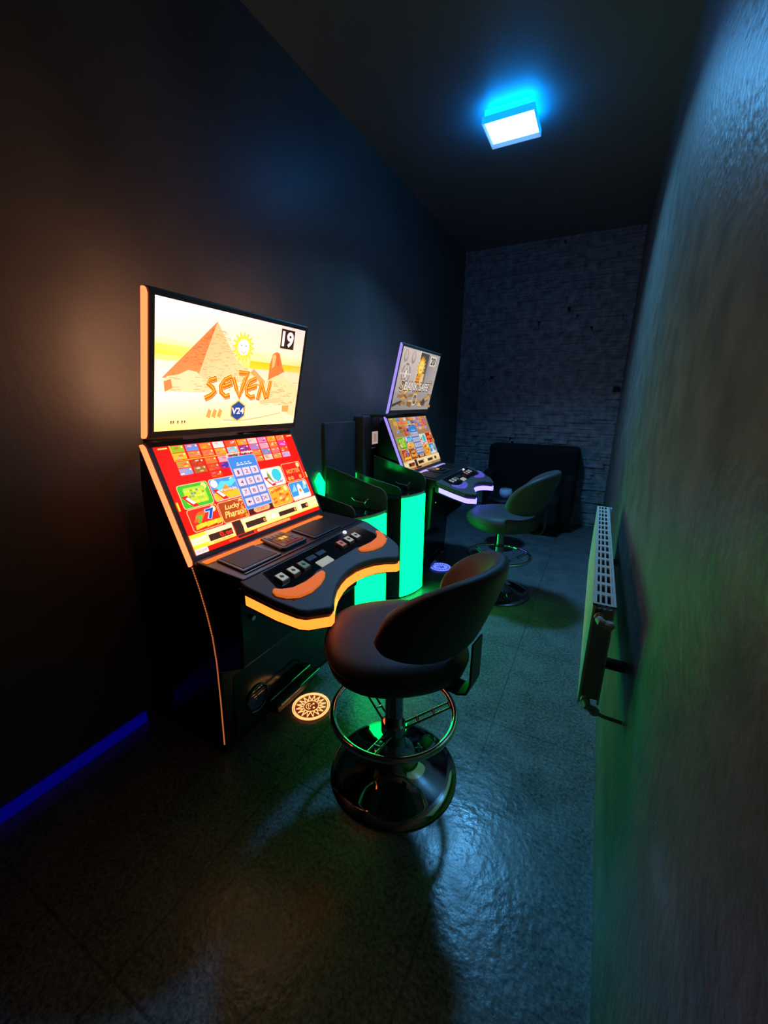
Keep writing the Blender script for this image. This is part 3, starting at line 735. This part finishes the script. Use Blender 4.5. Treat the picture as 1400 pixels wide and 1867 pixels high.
    sg = MB(); sg.tube([(.442, .16 + .055 * cos(a), .14 + .055 * sin(a)) for a in [2 * pi * i / 28 for i in range(28)]], .004, 8, True)
    for k in range(-3, 4):
        q = math.sqrt(max(0, .05 ** 2 - (k * .014) ** 2)); sg.box(.438, .16 - q, .139 + k * .014, .442, .16 + q, .141 + k * .014)
    sg.build('speaker_grille', MAT['chromedark'], root, smooth=40)
    rail = MB()
    rail.box(.425, .20, .045, .50, .47, .085)
    rl = rail.build('foot_rest', MAT['black'], root, bevel=.008)
    for x in (.458, .512): MB().tube([(x - .03, .475, .088), (x - .012, .482, .092), (x, .470, .095), (x, .21, .095)], .0055, 10).build('foot_rail', MAT['chromedark'], rl, smooth=50)
    root.scale = (1, 1, z_scale)
    return root

ORG = mat('orange_edge_light', (.4, .2, .1), rough=.3, emit=(2.4, .45, .14), strength=1.0)
ORG_D = mat('amber_deck_light', (.4, .2, .1), rough=.3, emit=(3.2, .50, .05), strength=1.0)
ORANGE_BAR = mat('orange_tray_light', (.4, .08, .01), rough=.75, emit=(1.0, .17, .015), strength=1.1)
VIO = mat('violet_edge_light', (.3, .25, .5), rough=.3, emit=(.40, .28, .95), strength=1.0)
VIO_D = mat('violet_deck_light', (.3, .25, .5), rough=.3, emit=(.72, .58, 6.5), strength=1.0)
DOT = mat('orange_bead_light', (.3, .1, .03), emit=(.8, .20, .05), strength=.6)
DOTV = mat('violet_bead_light', (.1, .1, .3), emit=(.15, .10, .5), strength=.15)
REST = {ORG_D.name: mat('orange_hand_rest', (.42, .10, .02), rough=.6, emit=(.85, .17, .02), strength=.75),
        VIO_D.name: mat('violet_hand_rest', (.25, .20, .55), rough=.45, emit=(.16, .10, .55), strength=.35)}
slot_machine(.82, 1.0, ORG, ORG_D, SCREEN_M, pyramid_picture, (c8(225, 25, 12), 'yellow'),
             'black slot machine with orange lights and a pyramid picture numbered 19', DOT, mat('added_amber_glow', (.2, .2, .2), emit=(1.0, .48, .25), strength=24))
slot_machine(2.545, 1.035, VIO, VIO_D, SCREEN2_M, vault_picture, (c8(165, 135, 105), 'pale'),
             'black slot machine with violet lights and a bank vault picture numbered 20', DOTV, mat('added_violet_glow', (.2, .2, .2), emit=(.6, .5, 1.0), strength=4))

# ---------------------------------------------------------------- illuminated sun discs on the floor
def sun_disc(x, y, label, line, ground, rot):
    root = tag(empty('sun_emblem', (x, y, 0)), label, 'floor emblem', 'sun discs on the floor')
    MB().lathe([(.083, 0), (.083, .004), (.080, .006), (.001, .006)], (0, 0), 48).build('plate', ground, root, smooth=40)
    m = MB(); z0, z1 = .006, .0085
    def ring(r0, r1, n=48):
        v = []
        for k in range(n):
            a = 2 * pi * k / n
            v += [(r0 * cos(a), r0 * sin(a), z0), (r1 * cos(a), r1 * sin(a), z0), (r1 * cos(a), r1 * sin(a), z1), (r0 * cos(a), r0 * sin(a), z1)]
        f = []
        for k in range(n):
            o, p = 4 * k, 4 * ((k + 1) % n)
            for q in range(4): f.append((o + q, o + (q + 1) % 4, p + (q + 1) % 4, p + q))
        m.add(v, f)
    ring(.077, .082); ring(.070, .0745); ring(.031, .0335)
    for k in range(16):
        a = 2 * pi * k / 16; h = pi / 16
        tip = (.064 * cos(a), .064 * sin(a))
        for sgn in (-1, 1):
            b = (.036 * cos(a + sgn * h), .036 * sin(a + sgn * h))
            t = Vector((tip[0] - b[0], tip[1] - b[1])).normalized(); nx = Vector((-t.y, t.x)) * .0015
            m.prism([(b[0] - nx.x, b[1] - nx.y), (b[0] + nx.x, b[1] + nx.y), (tip[0] + nx.x, tip[1] + nx.y), (tip[0] - nx.x, tip[1] - nx.y)], 'z', z0, z1)
    def P(u, v): return (u * cos(rot) - v * sin(rot), u * sin(rot) + v * cos(rot))
    def line3(pts, r): m.tube([(*P(a, b), .0075) for a, b in pts], r, 6)
    line3(arc(0, -.002, .019, .020, 200, 340, 8), .0016); line3(arc(0, .004, .019, .016, 205, 335, 8), .0012)
    line3(arc(0, .002, .006, .007, 150, 330, 6), .0012)
    for s_ in (-1, 1):
        q = P(s_ * .012, .011); m.prism([(q[0] + .0045 * cos(t), q[1] + .0045 * sin(t)) for t in [2 * pi * i / 10 for i in range(10)]], 'z', z0, z1)
    m.build('sun_face_relief', line, root)
    return root
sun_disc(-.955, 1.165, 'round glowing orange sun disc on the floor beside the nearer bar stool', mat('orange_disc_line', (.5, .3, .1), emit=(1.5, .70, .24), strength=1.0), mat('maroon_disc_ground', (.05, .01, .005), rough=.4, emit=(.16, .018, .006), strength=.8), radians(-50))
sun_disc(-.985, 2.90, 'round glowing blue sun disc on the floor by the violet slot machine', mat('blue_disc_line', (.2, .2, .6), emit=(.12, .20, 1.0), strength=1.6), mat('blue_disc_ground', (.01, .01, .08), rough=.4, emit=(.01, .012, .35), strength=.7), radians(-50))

# ---------------------------------------------------------------- bar stools
def bar_stool(x, y, label, phi):
    root = tag(empty('bar_stool', (x, y, 0)), label, 'stool', 'bar stools at the slot machines')
    # round base plate with flared centre
    MB().lathe([(.224, 0), (.227, .006), (.220, .013), (.19, .020), (.14, .032), (.09, .050), (.058, .078), (.042, .115), (.036, .16)], (-.01, .03), 64).build('base_plate', MAT['chromedark'], root, smooth=50)
    MB().lathe([(.031, .14), (.031, .36), (.026, .36), (.026, .50)], (-.005, .015), 32).build('column', MAT['chromedark'], root, smooth=40)
    rg = MB(); rg.tube([(.205 * cos(a), .205 * sin(a), .292) for a in [2 * pi * i / 64 for i in range(64)]], .0105, 14, True)
    ring = rg.build('foot_ring', MAT['chrome'], root, smooth=60)
    for k in range(3):
        a = radians(155 + 120 * k); c_, s_ = cos(a), sin(a); sp = MB()
        for o in (-.012, .012):
            sp.tube([(.028 * c_ - o * s_, .028 * s_ + o * c_, .215), (.198 * c_ - o * s_, .198 * s_ + o * c_, .289)], .0038, 8)
        for t in (.0, .33, .66, 1.0):
            r_ = .03 + (.196 - .03) * t; zz = .215 + .074 * t
            sp.tube([(r_ * c_ - .013 * s_, r_ * s_ + .013 * c_, zz), (r_ * c_ + .013 * s_, r_ * s_ - .013 * c_, zz)], .005, 8)
        sp.build('spoke', MAT['chromedark'], ring, smooth=50)
    MB().lathe([(.036, .20), (.042, .206), (.042, .238), (.036, .244)], (0, 0), 32).build('ring_collar', MAT['chromedark'], ring, smooth=40)
    # seat cushion
    sq = lambda a: 1 + .035 * cos(4 * (a - phi))
    MB().lathe([(.10, .492), (.175, .494), (.205, .502), (.224, .522), (.231, .548), (.228, .572), (.214, .592), (.19, .602), (.14, .606), (.07, .606), (.001, .604)], (0, 0), 56, squash=sq).build('seat', MAT['leather'], root, smooth=60)
    MB().tube([(.2305 * cos(a) * sq(a), .2305 * sin(a) * sq(a), .556) for a in [2 * pi * i / 72 for i in range(72)]], .0025, 6, True).build('seat_piping', MAT['leather'], root, smooth=60)
    # wrap-round padded back
    nt_, ns_ = 48, 20; v = []; f = []
    half = radians(73)
    for i in range(nt_ + 1):
        t = -1 + 2 * i / nt_; at = abs(t)
        top = .70 + .193 * (max(0, 1 - at ** 2.3)) ** .85
        bot = .610 + .045 * at ** 3
        e = max(0.0, (at - .86) / .14); shrink = math.sqrt(max(0.0, 1 - e ** 2))
        mid = (top + bot) / 2 + .004; hh = (top - bot) / 2 * max(.06, shrink); th = .029 * max(.25, shrink) * (1 + .15 * (1 - at))
        a = phi + half * t
        lean = .085 * (1 - at ** 2) + .015
        for k in range(ns_):
            q = 2 * pi * k / ns_
            cx = cos(q); sx = sin(q)
            ex = math.copysign(abs(cx) ** .75, cx) * th; ez = math.copysign(abs(sx) ** .62, sx) * hh
            zz = mid + ez
            rr_ = .205 + .012 * (1 - at) + lean * max(0, (zz - bot) / .29) + ex
            v.append((rr_ * cos(a), rr_ * sin(a), zz))
    for i in range(nt_):
        for k in range(ns_):
            f.append((i * ns_ + k, i * ns_ + (k + 1) % ns_, (i + 1) * ns_ + (k + 1) % ns_, (i + 1) * ns_ + k))
    f += [tuple(range(ns_))[::-1], tuple(range(nt_ * ns_, (nt_ + 1) * ns_))]
    MB().add(v, f).build('backrest', MAT['leather'], root, smooth=70)
    br = MB(); c_, s_ = cos(phi), sin(phi)
    for o in (0,):
        pth = [(.12, .488), (.235, .486), (.262, .498), (.272, .53), (.272, .66)]
        for (r0, z0_), (r1, z1_) in zip(pth[:-1], pth[1:]):
            a_, b_ = Vector((r0, z0_)), Vector((r1, z1_)); t = (b_ - a_).normalized(); nn = Vector((-t.y, t.x)) * .003
            vv = []
            for p in (a_ - nn - t * .002, b_ - nn + t * .002, b_ + nn + t * .002, a_ + nn - t * .002):
                for w_ in (-.034, .034):
                    vv.append((p.x * c_ - (o + w_) * s_, p.x * s_ + (o + w_) * c_, p.y))
            br.add(vv, [(0, 2, 3, 1), (2, 4, 5, 3), (4, 6, 7, 5), (6, 0, 1, 7), (0, 6, 4, 2), (1, 3, 5, 7)])
    br.build('back_bracket', MAT['black'], root, bevel=.001)
    MB().box(-.09, -.09, .478, .09, .09, .494).build('seat_plate', MAT['black'], root, bevel=.002)
    return root
bar_stool(-.49, 1.03, 'black padded bar stool with chrome foot ring, the nearer one, before the orange machine', radians(-7))
bar_stool(-.49, 2.66, 'black padded bar stool, the farther one, before the violet machine', radians(-4))

# ---------------------------------------------------------------- green lit side cabinets
def side_cabinet(y, label):
    root = tag(empty('side_cabinet', (XL, y, 0)), label, 'cabinet', 'side cabinets with green light fronts')
    # local X from wall; depth along wall 0..0.36; quarter-round nose
    nose = [(.29 + .24 * sin(a) ** 0.9, .02 + .31 * (1 - cos(a))) for a in [radians(8 + 82 * i / 16) for i in range(17)]]
    prof = [(.005, .005), (.27, .005)] + nose + [(.50, .36), (.005, .36)]
    MB().prism(prof, 'z', 0, .69).build('body', MAT['gloss'], root)
    MB().prism(prof, 'z', .692, .705).build('top_board', MAT['gloss'], root)
    lit = [p for p in nose if p[1] > .095]
    rb = MB().ribbon([(x + .001, y_) for x, y_ in lit], lambda x, y_: .012, lambda x, y_: .700, .006)
    rb.build('green_light_panel', MAT['green'], root)
    MB().ribbon([(x - .002, yy) for x, yy in lit], lambda x, y_: .703, lambda x, y_: .716, .004).build('panel_top_rail', MAT['edge'], root)
    # tall smoked shield on the far side, top edge falling to a rounded nose
    def shield(y0, x1, ztop_wall, ztop_nose, zb, rad, th=.006):
        p = [(.125, zb), (x1, zb), (x1, ztop_nose - rad)]
        for i in range(1, 9):
            a = radians(90 * i / 8); p.append((x1 - rad + rad * cos(a), ztop_nose - rad + rad * sin(a)))
        p += [(.125, ztop_wall)]
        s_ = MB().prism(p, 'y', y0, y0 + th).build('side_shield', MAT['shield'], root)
        e = MB(); e.tube([(a, y0 + th / 2, b + .0015) for a, b in p[2:]], .0022, 6); e.build('shield_edge', MAT['edge'], s_, smooth=50)
        return s_
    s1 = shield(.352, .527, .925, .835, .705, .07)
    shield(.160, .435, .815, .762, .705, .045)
    MB().box(.006, .19, .715, .014, .335, .80).build('added_rear_glow', MAT['green'], root, bevel=.002)  # added, hidden by the shields, to give them green reflections
    cl = MB(); cl.tube([(.30, .352, .755), (.33, .335, .745), (.36, .330, .742), (.40, .335, .738)], .005, 8)
    cl.tube([(.41, .335, .715), (.405, .33, .735), (.412, .33, .75), (.42, .335, .765)], .009, 10)
    cl.build('chrome_clamp', MAT['chrome'], root, smooth=60)
    for xx in (.17, .30): MB().lathe([(.008, 0), (.008, .006), (.005, .010), (.0005, .011)], (xx, .12), 14, 0, .705).build('chrome_knob', MAT['chrome'], root, smooth=50)
    return root
side_cabinet(1.585, 'black side cabinet with a green light panel, directly beside the orange slot machine')
side_cabinet(2.16, 'black side cabinet with a green light panel, beside the violet slot machine')

# small lit green flag at the back of the nearer cabinet
g = MB(); g.prism([(1.969, .817), (2.018, .709), (2.059, .679), (2.071, .792), (2.017, .864)], 'x', XL + .006, XL + .014)
tag(g.build('light_panel', MAT['green']), 'small green lit panel on the left wall behind the orange slot machine', 'light panel')

# ---------------------------------------------------------------- glossy wall panel and payment box between the machines
tag(MB().box(XL + .001, 2.075, .72, XL + .02, 2.44, 1.165).build('wall_panel', mat('dark_panel', (.085, .08, .078), rough=.28, spec=.7), bevel=.004), 'glossy black panel on the left wall mirroring green light', 'panel')
bx = tag(empty('wall_box', (XL, 2.50, .70)), 'narrow black box with a white sticker and chrome handle on the left wall', 'box')
MB().box(.001, -.05, 0, .075, .20, .50).build('housing', MAT['bezel'], bx, bevel=.01)
s_ = MB().box(.075, .075, .295, .0765, .160, .385).build('sticker', MAT['sticker'], bx)
s_['label'] = 'white printed sticker'
MB().box(.0765, .095, .310, .0770, .140, .370).build('sticker_print', MAT['stickerink'], s_)
h_ = MB(); h_.tube([(.078, .06, .265), (.095, .08, .268), (.100, .145, .262), (.098, .155, .20), (.092, .150, .13), (.078, .15, .12)], .006, 10)
h_.build('handle', MAT['chrome'], bx, smooth=60)
MB().tube([(.075, .15, .075), (.090, .15, .075)], .013, 16).build('key_lock', MAT['chrome'], bx, smooth=40)

# ---------------------------------------------------------------- armchair against the stone wall
ch = tag(empty('armchair', (-.585, 4.20, 0)), 'boxy black armchair against the stone wall behind the farther stool', 'armchair')
MB().box(-.46, .33, .10, .46, .555, .86).build('backrest', MAT['sofa'], ch, bevel=.05, seg=5)
MB().box(-.34, -.10, .12, .34, .38, .40).build('seat', MAT['sofa'], ch, bevel=.04, seg=4)
for sx in (-1, 1):
    MB().box(min(sx * .345, sx * .455), .12, .10, max(sx * .345, sx * .455), .40, .60).build('armrest', MAT['sofa'], ch, bevel=.04, seg=4)
    for yy in (.18, .52): MB().lathe([(.018, 0), (.025, .105)], (sx * .39, yy), 12).build('leg', MAT['black'], ch)

# side table with a glass, just in front of the armchair
tb = tag(empty('side_table', (-.655, 3.62, 0)), 'small low black table in front of the armchair, behind the farther stool', 'table')
MB().lathe([(.001, .452), (.15, .452), (.155, .458), (.155, .466), (.15, .472), (.001, .472)], n=40).build('table_top', MAT['side'], tb, smooth=40)
MB().lathe([(.11, 0), (.11, .01), (.02, .03), (.018, .452)], n=28).build('pedestal', MAT['black'], tb, smooth=40)
gl = MB(); gl.lathe([(.030, 0), (.045, .012), (.056, .035), (.056, .060), (.048, .082), (.045, .082), (.052, .060), (.052, .036), (.040, .015), (.001, .008)], n=32)
g_ = gl.build('glass_bowl', MAT['glass'], smooth=60); g_.location = (-.655, 3.62, .473)
tag(g_, 'small round clear glass bowl on the low black table', 'glass')

# ---------------------------------------------------------------- radiator on the right wall
ra = tag(empty('radiator', (0, 1.06, 0)), 'cream panel radiator with slotted top grille on the right wall', 'radiator')
X0, X1, Z0, Z1, LN = .047, .099, .515, .812, 1.12
fp = MB(); fp.box(X0, 0, Z0, X0 + .007, LN, Z1)
fp.build('front_panel', MAT['radiator'], ra, bevel=.003)
MB().box(X1 - .006, .01, Z0, X1, LN - .01, Z1 - .01).build('back_panel', MAT['radiator'], ra, bevel=.003)
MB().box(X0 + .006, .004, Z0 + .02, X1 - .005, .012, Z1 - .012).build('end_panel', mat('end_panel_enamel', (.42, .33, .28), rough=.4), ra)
MB().box(X0 + .006, LN - .012, Z0 + .02, X1 - .005, LN - .004, Z1 - .012).build('end_panel', MAT['radiator'], ra)
gr = MB(); NR = 16; pitch = LN / NR
for k in range(NR + 1):
    yy = min(k * pitch, LN); gr.box(X0, max(0, yy - .010), Z1 - .003, X1, min(LN, yy + .010), Z1 + .002)
wx = (X1 - X0)
for fx in (0, .285, .53, .78):
    x0 = X0 + wx * fx; gr.box(x0, 0, Z1 - .003, x0 + wx * (.17 if fx == 0 else .085), LN, Z1 + .0021)
gr.box(X1 - .006, 0, Z1 - .012, X1, LN, Z1 + .0021)
gr.build('top_grille', MAT['radiator'], ra)
MB().box(X0 + .009, .015, Z1 - .05, X1 - .008, LN - .015, Z1 - .035).build('convector_fins', MAT['pad'], ra)
def valve(z_, name, drop):
    v_ = MB()
    v_.tube([(X0 + .018, -.004, z_), (X0 + .018, -.018, z_)], .012, 8)
    v_.tube([(X0 + .018, -.018, z_), (X0 + .022, -.030, z_ - .002), (X0 + .036, -.030, z_ - drop)], [.010, .011, .008], 12)
    v_.lathe([(.011, 0), (.013, .003), (.013, .012), (.009, .016)], (X0 + .040, -.030), 8, 0, z_ - .008 - drop)
    return v_.build(name, MAT['fitting'], ra, smooth=40)
valve(Z1 - .030, 'bleed_valve', .004); valve(Z0 + .022, 'radiator_valve', .010)
pp = MB(); pp.tube([(X0 + .045, -.030, Z0 + .008), (X0 + .060, -.028, Z0 + .002), (XR - .002, -.028, Z0)], .005, 10); pp.build('supply_pipe', MAT['fitting'], ra, smooth=50)
for yy in (.12, LN - .12):
    MB().box(X1, yy, Z0 + .05, XR, yy + .02, Z0 + .075).build('wall_bracket', MAT['black'], ra)
cb = MB(); cb.box(XR - .012, 3.0, .50, XR - .0005, 3.05, .62); cb.build('x', MAT['cable']) and None
o = bpy.data.objects['x']; o.name = 'wall_clip'; tag(o, 'pale narrow clip on the right wall beyond the radiator', 'clip')
# dark outlet on the stone wall, by the right corner
tag(MB().box(XR - .075, YF - .045, 1.41, XR - .02, YF - .02, 1.46).build('wall_socket', MAT['black'], bevel=.006), 'small dark wall socket on the stone wall near the right corner', 'socket')
